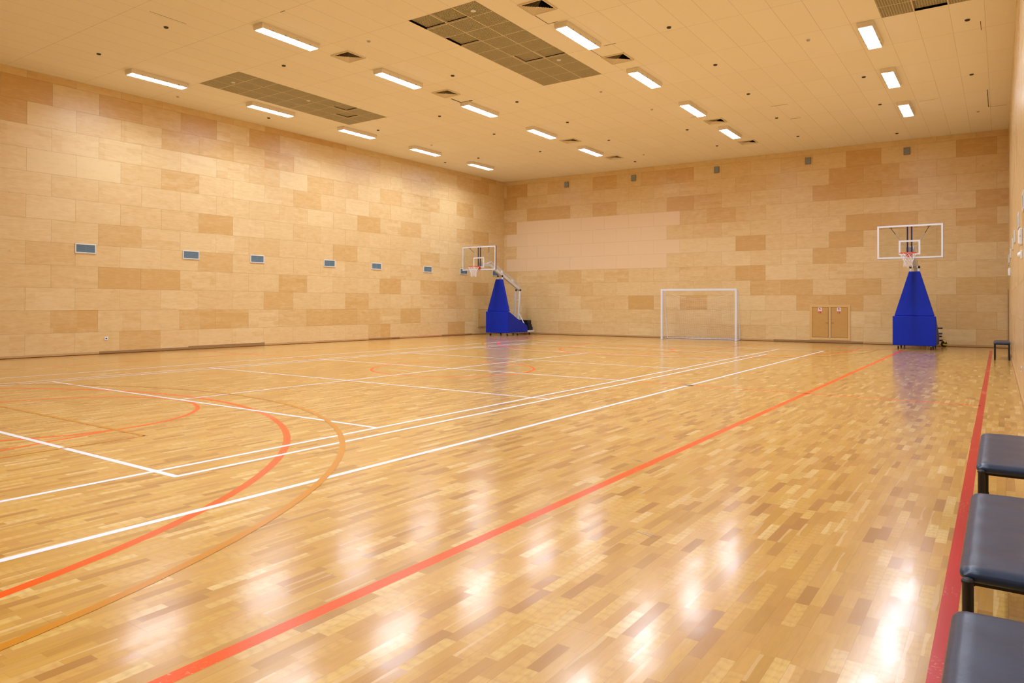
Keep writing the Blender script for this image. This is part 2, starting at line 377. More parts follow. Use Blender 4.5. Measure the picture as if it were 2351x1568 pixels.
picksB = [(.7, 6.92, .95), (3.0, 6.94, .6), (5.04, 6.67, .7), (1.8, 5.89, .9), (3.1, 5.8, .95), (5.48, 6.83, .85), (9.5, 5.65, 1), (7.36, 7.14, .7), (10.43, 5.59, .7), (10.79, 5.02, .8), (11.84, 3.9, .95), (14.93, 3.77, .95), (12.19, 2.49, .9), (7.37, 1.55, 1), (9.5, 1.61, .85), (8.56, 1.61, .3), (13.99, 2.29, .85), (15.97, 6.73, .95), (19.77, 6.94, 1), (14.93, 5.59, .9), (16.1, 5.66, .9), (16.05, 4.53, 1), (17.3, 4.5, .9), (18.2, .69, .6), (19.5, .72, .6), (19, 1.47, .6), (3.5, 1.6, .2), (2.3, 1.4, .4), (4.6, 2.0, .6), (12.2, 1.44, .1), (10.6, 3.95, .05), (9.3, 3.64, .05), (13.5, 4.5, .3), (11.5, 3.2, .1), (13.7, 2.46, .3), (13.0, 1.6, .3)]
pale_fn = lambda r, s: (r in (6, 8) and .8 < s < 8.95) or (r in (5, 7) and .2 < s < 8.4)
wl, PL, aL = panel_wall('wall_left', LB, LF, 1.1805, .647, .056, picksL, 'wallwood', outward=1)
wb, PB, aB = panel_wall('wall_back', LB, RB, 1.174, .741, .16, picksB, 'wallwood', pale=pale_fn, outward=-1)
wr, PR, aR = panel_wall('wall_right', RB, RF, 1.1805, .4, .99, [], 'wallwood_right', outward=-1, vary=.12)
wf, PF, aF = panel_wall('wall_front', LF, RF, 1.1805, .3, .89, [], 'wallwood', outward=1)

# ---------------------------------------------------------------- ceiling, with three openings for the open-cell grilles
GR = [(-18.07, -16.29, 11.14, 16.56), (-10.36, -8.58, 11.14, 16.56), (-2.06, -.28, 11.14, 16.56)]
mb = MB(); xs = [-21.4, GR[0][0], GR[0][1], GR[1][0], GR[1][1], GR[2][0], GR[2][1], .6]; ys = [-5.2, 11.14, 16.56, 29.8]
for i in range(7):
    for j in range(3):
        if j == 1 and i in (1, 3, 5): continue
        mb.quad((xs[i], ys[j], ZC), (xs[i+1], ys[j], ZC), (xs[i+1], ys[j+1], ZC), (xs[i], ys[j+1], ZC))
mb.quad((-21.4, -5.2, ZC+1.2), (.6, -5.2, ZC+1.2), (.6, 29.8, ZC+1.2), (-21.4, 29.8, ZC+1.2))
ceil = mb.build('ceiling', 'ceiling', kind='structure')
for x0, x1, y0, y1 in GR:
    mb = MB(); z1 = ZC+.7
    mb.quad((x0, y0, ZC), (x1, y0, ZC), (x1, y0, z1), (x0, y0, z1)).quad((x0, y1, ZC), (x1, y1, ZC), (x1, y1, z1), (x0, y1, z1))
    mb.quad((x0, y0, ZC), (x0, y1, ZC), (x0, y1, z1), (x0, y0, z1)).quad((x1, y0, ZC), (x1, y1, ZC), (x1, y1, z1), (x1, y0, z1)).quad((x0, y0, z1), (x1, y0, z1), (x1, y1, z1), (x0, y1, z1))
    mb.build('void_lining', 'dark', ceil)
# gaps at boards that sit askew
for (x0, x1, y0, y1) in [(-8.0, -7.985, 12.36, 12.95), (-7.99, -7.75, 12.94, 12.955), (-.37, -.36, 17.9, 18.5), (-.335, -.32, 23.7, 25.8), (-.33, .12, 25.79, 25.805), (-2.0, -1.5, 23.97, 23.98), (-5.62, -5.3, 23.95, 23.97), (-13.28, -12.85, 16.55, 16.61), (-13.29, -13.25, 16.1, 16.6), (-7.6, -7.3, 14.77, 14.785), (-7.99, -7.98, 14.5, 15.4), (-14.45, -14.44, 7.8, 8.6), (-12.25, -12.1, 9.33, 9.345), (-8.2, -7.8, 21.98, 22.0), (-5.75, -5.25, 22.12, 22.14)]:
    MB().box(x0, x1, y0, y1, ZC-.0015, ZC+.002).build('board_gap', 'dark', ceil)

# ---------------------------------------------------------------- floor and court markings
fl = MB().box(-21.5, .5, -5.2, 29.9, -.1, 0).build('floor', 'floor', kind='structure')
def strip(pts, w, z, mat, label, closed=False):
    mb = MB(); n = len(pts); L_, R_ = [], []
    for i, p in enumerate(pts):
        p = Vector(p); a = Vector(pts[(i-1) % n if closed else max(i-1, 0)]); b = Vector(pts[(i+1) % n if closed else min(i+1, n-1)])
        d = (b-a).normalized(); q = Vector((-d.y, d.x))*w/2
        L_.append(mb.bm.verts.new((CX+p.x+q.x, CY+p.y+q.y, z))); R_.append(mb.bm.verts.new((CX+p.x-q.x, CY+p.y-q.y, z)))
    for i in range(n if closed else n-1):
        j = (i+1) % n; mb.bm.faces.new((R_[i], R_[j], L_[j], L_[i]))
    for f in mb.bm.faces:
        if f.normal.z < 0: f.normal_flip()
    o = mb.build('court_line', mat, fl); o['label'] = label; return o
def arc(cx, cy, r, a0, a1, n=64): return [(cx+r*math.cos(math.radians(a0+(a1-a0)*i/n)), cy+r*math.sin(math.radians(a0+(a1-a0)*i/n))) for i in range(n+1)]
ZW, ZO, ZY, W5 = .0009, .0004, .0016, .056
DY = -.027
q = lambda y: y+DY
for sgn, nm in ((1, 'nearer the benches'), (-1, 'nearer the left wall')):
    strip([(5.487*sgn, -11.75), (5.487*sgn, 11.75)], .062, ZW, 'p_white', 'white tennis doubles sideline '+nm)
    strip([(4.439*sgn, q(-8.99)), (4.439*sgn, q(9.03))], W5, ZW, 'p_white', 'white volleyball sideline '+nm)
    strip([(4.12*sgn, -11.75), (4.12*sgn, q(11.75))], W5, ZW+.0001, 'p_white', 'white tennis singles sideline '+nm)
for y, x, nm in ((11.75, 5.51, 'white baseline towards the goal'), (-11.75, 5.51, 'white baseline towards the camera'), (9.033, 4.46, 'white volleyball end line towards the goal'), (-8.99, 4.46, 'white volleyball end line towards the camera'), (6.356, 4.12, 'white service line towards the goal'), (-6.358, 4.12, 'white service line towards the camera'), (3.099, 4.46, 'white attack line towards the goal'), (-3.057, 4.46, 'white attack line towards the camera'), (.0275, 4.46, 'white line under the net across the middle')):
    strip([(-x, q(y)), (x, q(y))], .058, ZW+.0002, 'p_white', nm)
strip([(0, q(-6.36)), (0, q(6.36))], W5, ZW+.0003, 'p_white', 'white centre service line')
strip([(-9.9, .0), (9.85, .0)], .05, ZO, 'p_orange', 'orange half-way line')
strip([(7.46, -13.9), (7.47, 13.95)], .08, ZO, 'p_orange', 'long orange sideline nearer the benches')
strip([(-7.46, -13.9), (-7.46, 13.95)], .05, ZO, 'p_orange', 'orange sideline nearer the left wall')
strip([(-7.46, 13.95), (7.5, 13.95)], .05, ZO, 'p_orange', 'orange end line towards the goal')
strip(arc(.03, .02, 1.8, 0, 360, 72)[:-1], .06, ZO, 'p_orange', 'orange centre circle', True)
for sg, nm in ((-1, 'towards the camera'), (1, 'towards the goal')):
    c = 12.3*sg+(.1 if sg > 0 else 0)
    half = arc(0, c, 6.2, 0, -180*sg) if sg > 0 else arc(0, c, 6.2, 0, 180)
    strip([(6.2, 13.9*sg)]+half+[(-6.2, 13.9*sg)], .075, ZO+.0001, 'p_orange', 'orange three-point arc '+nm)
    half = arc(0, c, 6.76, 0, -180*sg) if sg > 0 else arc(0, c, 6.76, 0, 180)
    strip([(6.76, 13.9*sg)]+half+[(-6.76, 13.9*sg)], .06, ZY, 'p_ochre', 'ochre outer three-point arc '+nm)
    strip(arc(0, 8.2*sg, 1.8, 0, 360, 64)[:-1], .06, ZO+.0002, 'p_orange', 'orange free-throw circle '+nm, True)
    for k_ in (-1, 1):
        strip([(1.8*k_, 8.2*sg), (3.0*k_, 13.9*sg)], .05, ZO, 'p_orange', 'orange slanted lane line '+nm)
        strip([(2.43*k_, 8.2*sg), (2.45*k_, 13.9*sg)], .05, ZY, 'p_ochre', 'ochre lane line '+nm)
    strip([(-2.45, 8.2*sg), (2.45, 8.2*sg)], .05, ZY, 'p_ochre', 'ochre free-throw line '+nm)
    if sg > 0:
        strip([(7.6, 16.4)]+arc(1.5, 16.4, 6.1, 0, -90, 32)+arc(-1.5, 16.4, 6.1, -90, -180, 32), .06, ZO+.0003, 'p_red', 'red goal area line around the goal')
strip([(9.91, -11.5), (9.87, -3), (9.82, 15.2)], .075, ZO, 'p_red', 'broad red line running along under the benches')
strip([(-10.2, -12), (-10.2, 15.3)], .05, ZO, 'p_orange', 'thin orange line along the left wall')
strip([(6.40, -.08), (6.46, -.08)], .06, ZY, 'p_white', 'small white mark on the orange half-way line')
rs = random.Random(3)
for (x, y, n_, L_) in [(-3.02, 7.26, 3, .16), (-2.76, 6.08, 4, .16), (-1.88, 4.18, 4, .12), (-5.9, 11.76, 2, .07), (-6.47, 6.81, 2, .12), (-4.0, 9.2, 2, .08), (-12.2, 9.5, 3, .1)]:
    for i in range(n_):
        a = -.35+rs.uniform(-.15, .15); px, py = x-CX+rs.uniform(-.06, .06), y-CY+rs.uniform(-.05, .05); l = L_*rs.uniform(.5, 1)
        o = strip([(px-l/2*math.cos(a), py-l/2*math.sin(a)), (px, py+.004), (px+l/2*math.cos(a), py+l/2*math.sin(a))], .004, ZY, 'p_grey', 'faint grey scuff'); o.name = 'scuff_mark'
pl = MB().cyl((CX+5.49, CY-.02, 0), .075, .0002, .006, 28).build('floor_socket', 'floorplate', label='round metal floor socket cover where white sideline meets orange half-way line', cat='floor socket')
MB().cyl((CX+5.49, CY-.02, 0), .05, .006, .008, 24).build('lid', 'steel', pl)

# skirting: a strip of wood standing just off the floor, shadow below
def skirt(name, P, L, segs, th=.018):
    root = None
    for i, (a, b, m_, h) in enumerate(segs):
        mb = MB()
        p = [P(a, .014, .006), P(b, .014, .006), P(b, .014, th), P(a, .014, th)]
        mb.hexa(p, [(v[0], v[1], h) for v in p])
        if root is None: root = mb.build(name, m_, kind='structure', bevel=.003)
        else: mb.build('skirting_length', m_, root, bevel=.003)
skirt('baseboard_left', PL, 0, [(0, 2.5, 'skirt', .07), (2.5, 4.6, 'skirt_dark', .07), (4.6, 7.2, 'skirt', .07), (7.2, 8.9, 'skirt_dark', .07), (8.9, 10.9, 'skirt', .07), (10.9, 13.6, 'skirt', .075), (13.6, 16.3, 'skirt_dark', .11), (16.3, 18.9, 'skirt_dark', .08), (18.9, 21.4, 'skirt', .07), (21.4, 24, 'skirt_dark', .08), (24, 33, 'skirt', .08)])
skirt('baseboard_back', PB, 0, [(0, 3.6, 'skirt', .08), (3.6, 8.2, 'skirt', .08), (8.2, 12.8, 'skirt', .08), (12.8, 16.0, 'skirt_dark', .085), (16.0, 20.38, 'skirt', .085)])
skirt('baseboard_right', PR, 0, [(.05, 12, 'skirt', .075), (12, 33.5, 'skirt', .075)], .02)
MB().box(.165, .184, 29.33, 29.36, .0, 2.0).build('trim_1', 'skirt_dark', kind='structure')

# ---------------------------------------------------------------- ceiling lights
light0 = empty('ceiling_light', (0, 0, 0))
MB().prism([(-.165, 0), (.165, 0), (.165, -.05), (.14, -.115), (-.14, -.115), (-.165, -.05)], -.78, .78, 'y').build('housing', 'housing', light0, bevel=.006)
MB().box(-.132, .132, -.74, .74, -.1185, -.113).build('lens', 'lens', light0)
ld = bpy.data.lights.new('lamp_beam', 'AREA'); ld.shape = 'RECTANGLE'; ld.size = .25; ld.size_y = 1.44; ld.energy = LAMP_W; ld.color = LAMP_COL; ld.spread = math.radians(LAMP_SPREAD)
lo_ = bpy.data.objects.new('lamp_beam', ld); C.objects.link(lo_); lo_.parent = light0; lo_.location = (0, 0, -.121)
for yy in (-.5, -.17, .17, .5):
    for sx in (-1, 1):
        MB().box(sx*.150-.008, sx*.150+.008, yy-.012, yy+.012, -.122, -.09).build('clip', 'steel', light0)
first = True; rown = ['next to left wall', 'second from left wall', 'third from left wall', 'next to right wall']
LX = [-18.49, -13.14, -7.72, -2.38]
for ri, x in enumerate(LX):
    for j in range(8):
        y = 10.22+3.56*(4-j)
        if ri < 2 and j in (5, 6): continue
        if j == 0: y = 24.46
        o = light0 if first else copy_tree(light0); first = False
        o.location = (x, y, ZC)
        tag(o, 'glowing ceiling lamp, %s from back wall in row %s' % (ORD[j] if j else 'first', rown[ri]), 'ceiling light', 'fluorescent lamps on the ceiling')

# ---------------------------------------------------------------- open-cell ceiling grilles
def grille_panel_mesh():
    mb = MB(); n, s_, t = 12, .575, .014; z0, z1 = -.001, .013
    for i in range(n+1):
        a = -s_/2+s_*i/n; tt = t
        mb.box(a-tt/2, a+tt/2, -s_/2, s_/2, z0, z1); mb.box(-s_/2, s_/2, a-tt/2, a+tt/2, z0, z1)
    return mb
gpo = None
for gi, (x0, x1, y0, y1) in enumerate(GR):
    root = empty('ceiling_grille', ((x0+x1)/2, (y0+y1)/2, ZC), 0, 'long open-cell ceiling grille '+['nearer the left wall', 'in the middle between two lamp rows', 'by right wall at photo top edge'][gi], 'ceiling grille', 'open-cell ceiling grilles')
    cw, ch = (x1-x0)/3, (y1-y0)/9
    mb = MB()
    for i in (1, 2): mb.box(-(x1-x0)/2+cw*i-.010, -(x1-x0)/2+cw*i+.010, -(y1-y0)/2, (y1-y0)/2, -.002, .03)
    for j in range(1, 9): mb.box(-(x1-x0)/2, (x1-x0)/2, -(y1-y0)/2+ch*j-.006, -(y1-y0)/2+ch*j+.006, -.001, .03)
    mb.build('carrier_frame', 'cream', root)
    lifted = {0: [(1, 7), (2, 6)], 1: [(0, 0), (1, 0), (0, 2), (1, 5), (2, 5)], 2: [(1, 8), (0, 6)]}[gi]
    for i in range(3):
        for j in range(9):
            if gpo is None: o = gpo = grille_panel_mesh().build('grille_panel', 'grille', root)
            else: o = gpo.copy(); C.objects.link(o); o.parent = root
            o.location = (-(x1-x0)/2+cw*(i+.5), -(y1-y0)/2+ch*(j+.5), .05 if (i, j) in lifted else .001)

# ---------------------------------------------------------------- air diffusers
dif0 = None
DIF = [(-7.70, 12.06), (-13.06, 11.94), (-7.70, 15.7), (-13.04, 15.6), (-13.03, 22.67), (-13.02, 26.22), (-7.70, 22.86), (-7.70, 26.46)]
dl = ['at top edge of photo above third lamp row', 'past nearest lamp of second row', 'between two nearest lamps of third row', 'beside an askew board between two lamps of second row', 'before farthest lamp of second row', 'past farthest lamp of second row', 'before farthest lamp of third row', 'past farthest lamp of third row']
for (x, y), lb in zip(DIF, dl):
    if dif0 is None:
        dif0 = empty('air_diffuser', (0, 0, 0))
        mb = MB(); a, b_ = .295, .27
        for (p, q_, r_, s_) in ((-a, a, -a, -b_), (-a, a, b_, a), (-a, -b_, -b_, b_), (b_, a, -b_, b_)): mb.box(p, q_, r_, s_, -.006, .023)
        mb.build('frame', 'cream', dif0)
        mb = MB()
        for i in range(7):
            ro = .262-i*.036; ri = ro-.030; zo, zi = -.004, .020
            for k_ in range(4):
                c, s_ = [(1, 0), (0, 1), (-1, 0), (0, -1)][k_]
                R_ = lambda x_, y_, z_: (x_*c-y_*s_, x_*s_+y_*c, z_)
                mb.quad(R_(ro, -ro, zo), R_(ro, ro, zo), R_(ri, ri, zi), R_(ri, -ri, zi))
        mb.build('louvre', 'cream', dif0)
        MB().box(-.27, .27, -.27, .27, .021, .0225).build('duct', 'dark', dif0)
        o = dif0
    else: o = copy_tree(dif0)
    o.location = (x, y, ZC-.004-.03)
    tag(o, 'square louvred air diffuser '+lb, 'air vent', 'square ceiling air diffusers')
for o in [q_ for q_ in bpy.data.objects if q_.name.startswith('air_diffuser')]: o.location.z = ZC-.0235

# ---------------------------------------------------------------- sprinklers
spd = [(-14.97, 8.45, 1), (-17.93, 8.45, 1), (-19.73, 11.5, 0), (-14.92, 11.49, 1), (-11.91, 11.5, 0), (-11.88, 14.48, 1), (-11.84, 17.43, 1), (-14.8, 17.39, 1), (-14.76, 20.3, 1), (-17.77, 17.62, 1), (-11.79, 20.32, 1), (-5.92, 14.55, 1), (-5.89, 17.48, 1), (-5.93, 20.43, 1), (-5.94, 23.56, 1), (-5.96, 26.54, 1), (-3.6, 17.0, 0), (-2.98, 20.58, 1), (-2.99, 23.67, 1), (-3.01, 28.0, 1), (-.59, 17.66, 1), (-.64, 21.9, 1), (-19.55, 14.48, 1), (-14.94, 23.63, 1), (-17.73, 23.29, 1), (-19.46, 23.24, 1), (-11.82, 23.38, 1), (-12.68, 27.5, 1), (-8.88, 23.46, 1), (-8.85, 26.47, 1), (-8.85, 20.4, 0), (-11.8, 26.4, 0), (-17.75, 20.4, 0), (-.6, 26.2, 0), (-9.3, 17.9, 0)]
sp0 = {}
def spname(x, y, k_):
    cols = [-19.6, -17.8, -14.9, -11.85, -8.87, -5.93, -3.0, -.6]; ci = min(range(8), key=lambda i: abs(cols[i]-x))
    rows_ = sorted({round(a[1], 2) for a in spd if min(range(8), key=lambda i: abs(cols[i]-a[0])) == ci}, reverse=True)
    ri = rows_.index(round(y, 2)); nm = ['first']+ORD[1:]
    return '%s ceiling sprinkler, %s from back wall in %s sprinkler line from left wall' % (k_, nm[ri], nm[ci])
for x, y, dk in spd:
    if dk not in sp0:
        r0 = empty('ceiling_sprinkler', (0, 0, 0))
        mb = MB(); mb.cyl((0, 0, 0), .052, -.008, .0, 20).build('rosette', 'speaker' if dk else 'housing', r0)
        if dk: MB().cyl((0, 0, 0), .044, -.022, -.008, 20).build('head', 'black', r0)
        else: MB().cyl((0, 0, 0), .034, -.03, -.008, 20).build('head', 'steel', r0)
        sp0[dk] = r0; o = r0
    else: o = copy_tree(sp0[dk])
    o.location = (x, y, ZC); tag(o, spname(x, y, 'small dark' if dk else 'small pale'), 'sprinkler', 'small round ceiling sprinklers')
for x, y in [(-17.2, 11.6), (-16.9, 13.9), (-8.9, 11.5), (-8.95, 15.0)]:
    MB().cyl((x, y, ZC), .055, -.012, .01, 20).build('smoke_detector', 'whiteplastic', label='small round white detector on the %s grille, %s' % ('left ceiling' if x < -12 else 'middle ceiling', {11.6: 'at its near corner', 13.9: 'about halfway along', 11.5: 'at its near end', 15.0: 'towards its far end'}[y]), cat='detector', group='round detectors on the ceiling grilles')

# ---------------------------------------------------------------- wall fittings (local x along the wall, y out of it, z up)
def on_wall(P, s, z, ang, off=.007): 
    p = P(s, z, off); return p
def wall_frame(P, s, z):
    p = Vector(P(s, z, .0075)); q_ = Vector(P(s+1, z, .0075)); n_ = Vector(P(s, z, 1.0075))-p
    x = (q_-p).normalized(); y = n_.normalized(); zz = Vector((0, 0, 1))
    if x.cross(y).z < 0: x = -x
    m_ = Matrix((x, y, zz)).transposed().to_4x4(); m_.translation = p; return m_
vent0 = None
def vent(P, s, label, group, z=2.915):
    global vent0
    if vent0 is None:
        vent0 = empty('wall_vent', (0, 0, 0)); a, h, f_ = .268, .132, .030
        mb = MB()
        mb.box(-a, a, 0, .022, h-f_, h).box(-a, a, 0, .022, -h, -h+f_).box(-a, -a+f_, 0, .022, -h+f_, h-f_).box(a-f_, a, 0, .022, -h+f_, h-f_)
        mb.build('frame', 'ventframe', vent0, bevel=.003)
        MB().box(-a+f_, a-f_, 0, .003, -h+f_, h-f_).build('backing', 'ventdark', vent0)
        mb = MB()
        for i in range(13):
            zz = -h+f_+.008+i*.0155; mb.quad((-a+f_, .016, zz-.004), (a-f_, .016, zz-.004), (a-f_, .005, zz+.005), (-a+f_, .005, zz+.005))
        mb.box(-.003, .003, .004, .017, -h+f_, h-f_)
        mb.build('louvre', 'greyvent', vent0)
        o = vent0
    else: o = copy_tree(vent0)
    o.matrix_world = wall_frame(P, s, z); tag(o, label, 'vent', group)
SL = [19.28, 16.24, 13.91, 10.86, 8.51, 5.53, 3.11, .70]
for i, s in enumerate(SL):
    n_ = len(SL)-1-i
    lb = ['leftmost', 'second from the left', 'third from the left', 'fourth from the left', 'fifth from the left', 'just left of the hoop', 'behind left hoop\'s net', 'behind left hoop\'s arm'][i]
    vent(PL, s, 'silver framed grey louvred vent on left wall, '+lb, 'vents along the left wall')
for i, s in enumerate([.55, 2.1, 4.85, 8.5, 10.8, 14.3, 17.1]):
    vent(PR, s, 'slim grey louvred vent on right wall, %s from back corner' % (ORD[i] if i else 'first'), 'vents along the right wall')
sp_ = None
for i, s in enumerate([3.50, 6.85, 10.53, 14.08, 17.43]):
    if sp_ is None:
        sp_ = empty('wall_speaker', (0, 0, 0)); MB().box(-.105, .105, 0, .05, -.13, .13).build('case', 'speaker', sp_, bevel=.006)
        mb = MB()
        for k_ in range(9): mb.box(-.09, .09, .05, .053, -.112+k_*.026, -.100+k_*.026)
        mb.build('grille', 'greyvent', sp_); o = sp_
    else: o = copy_tree(sp_)
    o.matrix_world = wall_frame(PB, s, 7.02); tag(o, 'small square grey box high on back wall, '+['leftmost, near the corner', 'second from the left', 'in the middle of the five', 'second from the right', 'rightmost, above the right hoop'][i], 'wall speaker', 'square grey boxes high on the back wall')
# socket on the left wall
r0 = empty('wall_socket', (0, 0, 0), 0, 'small white socket with dark centre low on left wall', 'socket'); r0.matrix_world = wall_frame(PL, 18.72, .434)
MB().box(-.045, .045, 0, .012, -.045, .045).build('plate', 'whiteplastic', r0, bevel=.004); MB().box(-.018, .018, .012, .015, -.014, .014).build('insert', 'black', r0)
# socket on the right wall
r0 = empty('wall_socket', (0, 0, 0), 0, 'small grey socket low on right wall beyond the benches', 'socket'); r0.matrix_world = wall_frame(PR, 15.8, .46)
MB().box(-.06, .06, 0, .012, -.045, .045).build('plate', 'ventframe', r0, bevel=.005); MB().box(-.02, .02, .012, .016, -.016, .016).build('insert', 'black', r0)
# emergency luminaire, motion sensor and exit sign box on the right wall
r0 = empty('emergency_light', (0, 0, 0), 0, 'white rectangular emergency light box high on right wall', 'emergency light'); r0.matrix_world = wall_frame(PR, 16.0, 2.50)
MB().box(-.18, .18, 0, .042, -.125, .125).build('case', 'whiteplastic', r0, bevel=.012, seg=3); MB().cyl((-.18, .03, .0), .009, -.004, 0, 16, 'x').build('lamp', 'greyvent', r0)
MB().box(-.16, .16, .042, .050, -.105, .105).build('cover', 'signwhite', r0, bevel=.004)
r0 = empty('motion_sensor', (0, 0, 0), 0, 'small white domed motion sensor on right wall below emergency light', 'motion sensor'); r0.matrix_world = wall_frame(PR, 16.2, 2.22)
MB().box(-.045, .045, 0, .03, -.065, .065).build('base', 'whiteplastic', r0, bevel=.008)
mb = MB(); bmesh.ops.create_uvsphere(mb.bm, u_segments=20, v_segments=12, radius=.045)
for v in mb.bm.verts: v.co = Vector((v.co.x, v.co.y*.8+.032, v.co.z-.005))
mb.build('dome', 'signwhite', r0, smooth=True)
r0 = empty('emergency_light', (0, 0, 0), 0, 'small white light box on right wall near the far corner', 'emergency light'); r0.matrix_world = wall_frame(PR, 4.3, 2.42)
MB().box(-.13, .13, 0, .05, -.11, .11).build('case', 'whiteplastic', r0, bevel=.01); MB().box(-.11, .11, .05, .062, -.09, .09).build('cover', 'signwhite', r0, bevel=.004)

# ---------------------------------------------------------------- hydrant cabinet in the back wall
r0 = empty('wall_cabinet', (0, 0, 0), 0, 'low wooden double-door cabinet in back wall with red and white signs', 'cabinet'); r0.matrix_world = wall_frame(PB, 14.852, .785)
a, h, f_ = .72, .672, .095
mb = MB()
mb.hexa([(-a, 0, h), (a, 0, h), (a, .022, h), (-a, .022, h)][::-1], [(-a+f_, 0, h-f_), (a-f_, 0, h-f_), (a-f_, .018, h-f_), (-a+f_, .018, h-f_)][::-1])
mb.hexa([(-a, 0, -h), (a, 0, -h), (a, .022, -h), (-a, .022, -h)], [(-a+f_, 0, -h+f_), (a-f_, 0, -h+f_), (a-f_, .018, -h+f_), (-a+f_, .018, -h+f_)])
mb.hexa([(-a, 0, -h), (-a, 0, h), (-a, .022, h), (-a, .022, -h)], [(-a+f_, 0, -h+f_), (-a+f_, 0, h-f_), (-a+f_, .018, h-f_), (-a+f_, .018, -h+f_)])
mb.hexa([(a, 0, -h), (a, 0, h), (a, .022, h), (a, .022, -h)], [(a-f_, 0, -h+f_), (a-f_, 0, h-f_), (a-f_, .018, h-f_), (a-f_, .018, -h+f_)])
mb.build('frame', 'doorframe', r0)
MB().box(-a+f_, a-f_, 0, .002, -h+f_, h-f_).build('recess', 'dark', r0)
MB().box(-.040, .040, .002, .014, -h+f_+.004, h-f_-.004).build('mullion', 'doorframe', r0)
for sx in (-1, 1):
    x0, x1 = (.052, a-f_-.008)
    if sx < 0: x0, x1 = -x1, -x0
    d_ = MB().box(x0, x1, .002, .011, -h+f_+.010, h-f_-.010).build('door', 'door', r0, bevel=.002)
    xi = sx*.052
    MB().box(min(xi, xi+sx*.095), max(xi, xi+sx*.095), .022, .034, -.020, -.003).box(xi+sx*.012-.009, xi+sx*.012+.009, .011, .034, -.024, .004).build('handle', 'brass', d_, bevel=.003)
    mb = MB().box(xi+sx*.02-.018, xi+sx*.02+.018, .011, .016, .345, .362); mb.build('latch', 'brass', d_)
    mb = MB(); mb.bar((xi+sx*.035, .014, .12), (xi-sx*.006, .014, .075), .012, .006); mb.build('hasp', 'brass', d_)
    cx = sx*.345 if sx > 0 else -.32
    sg_ = MB().box(cx-.065, cx+.065, .011, .0125, .425, .565).build('sign', 'signwhite', d_); sg_['label'] = 'white sign with red hose-reel symbol'
    # red square, white reel pictogram, red caption strip
    MB().box(cx-.036, cx+.036, .0125, .0130, .482, .546).build('symbol_ground', 'signred', sg_)
    mb = MB(); mb.cyl((cx-.012, .0130, .522), .016, 0, .0005, 18, 'y'); mb.box(cx+.004, cx+.022, .0130, .0134, .500, .506); mb.box(cx-.012, cx+.006, .0130, .0134, .503, .509)
    mb.build('symbol', 'signwhite', sg_)
    mb = MB()
    for i in range(7): mb.box(cx-.034+i*.010, cx-.034+i*.010+.006, .0125, .0129, .452, .464)
    mb.build('caption', 'signred', sg_)
    s2 = MB().box(cx-.038, cx+.042, .011, .0125, .338, .416).build('sign', 'signred', d_); s2['label'] = 'red square sign with white extinguisher symbol'
    mb = MB(); mb.box(cx-.008, cx+.012, .0125, .0130, .348, .392); mb.box(cx-.003, cx+.007, .0125, .0130, .392, .404); mb.box(cx-.014, cx+.002, .0125, .0130, .398, .403)
    mb.build('symbol', 'signwhite', s2)
# access door in the left wall, behind the left hoop
r0 = empty('access_hatch', (0, 0, 0), 0, 'small wooden hatch in left wall half hidden by left hoop', 'hatch'); r0.matrix_world = wall_frame(PL, 1.40, .77)
a, h, f_ = .66, .42, .03
mb = MB().box(-a, a, 0, .018, h-f_, h).box(-a, a, 0, .03, -h, -h+f_).box(-a, -a+f_, 0, .018, -h+f_, h-f_).box(a-f_, a, 0, .018, -h+f_, h-f_)
mb.build('frame', 'doorframe', r0); MB().box(-a+f_, a-f_, 0, .002, -h+f_, h-f_).build('recess', 'dark', r0)
d_ = MB().box(-a+f_+.008, a-f_-.008, .002, .010, -h+f_+.008, h-f_-.008).build('door', 'doorframe', r0)
for zz in (.14, .02): MB().box(a-f_-.10, a-f_-.02, .010, .022, zz, zz+.02).build('latch', 'brass', d_)

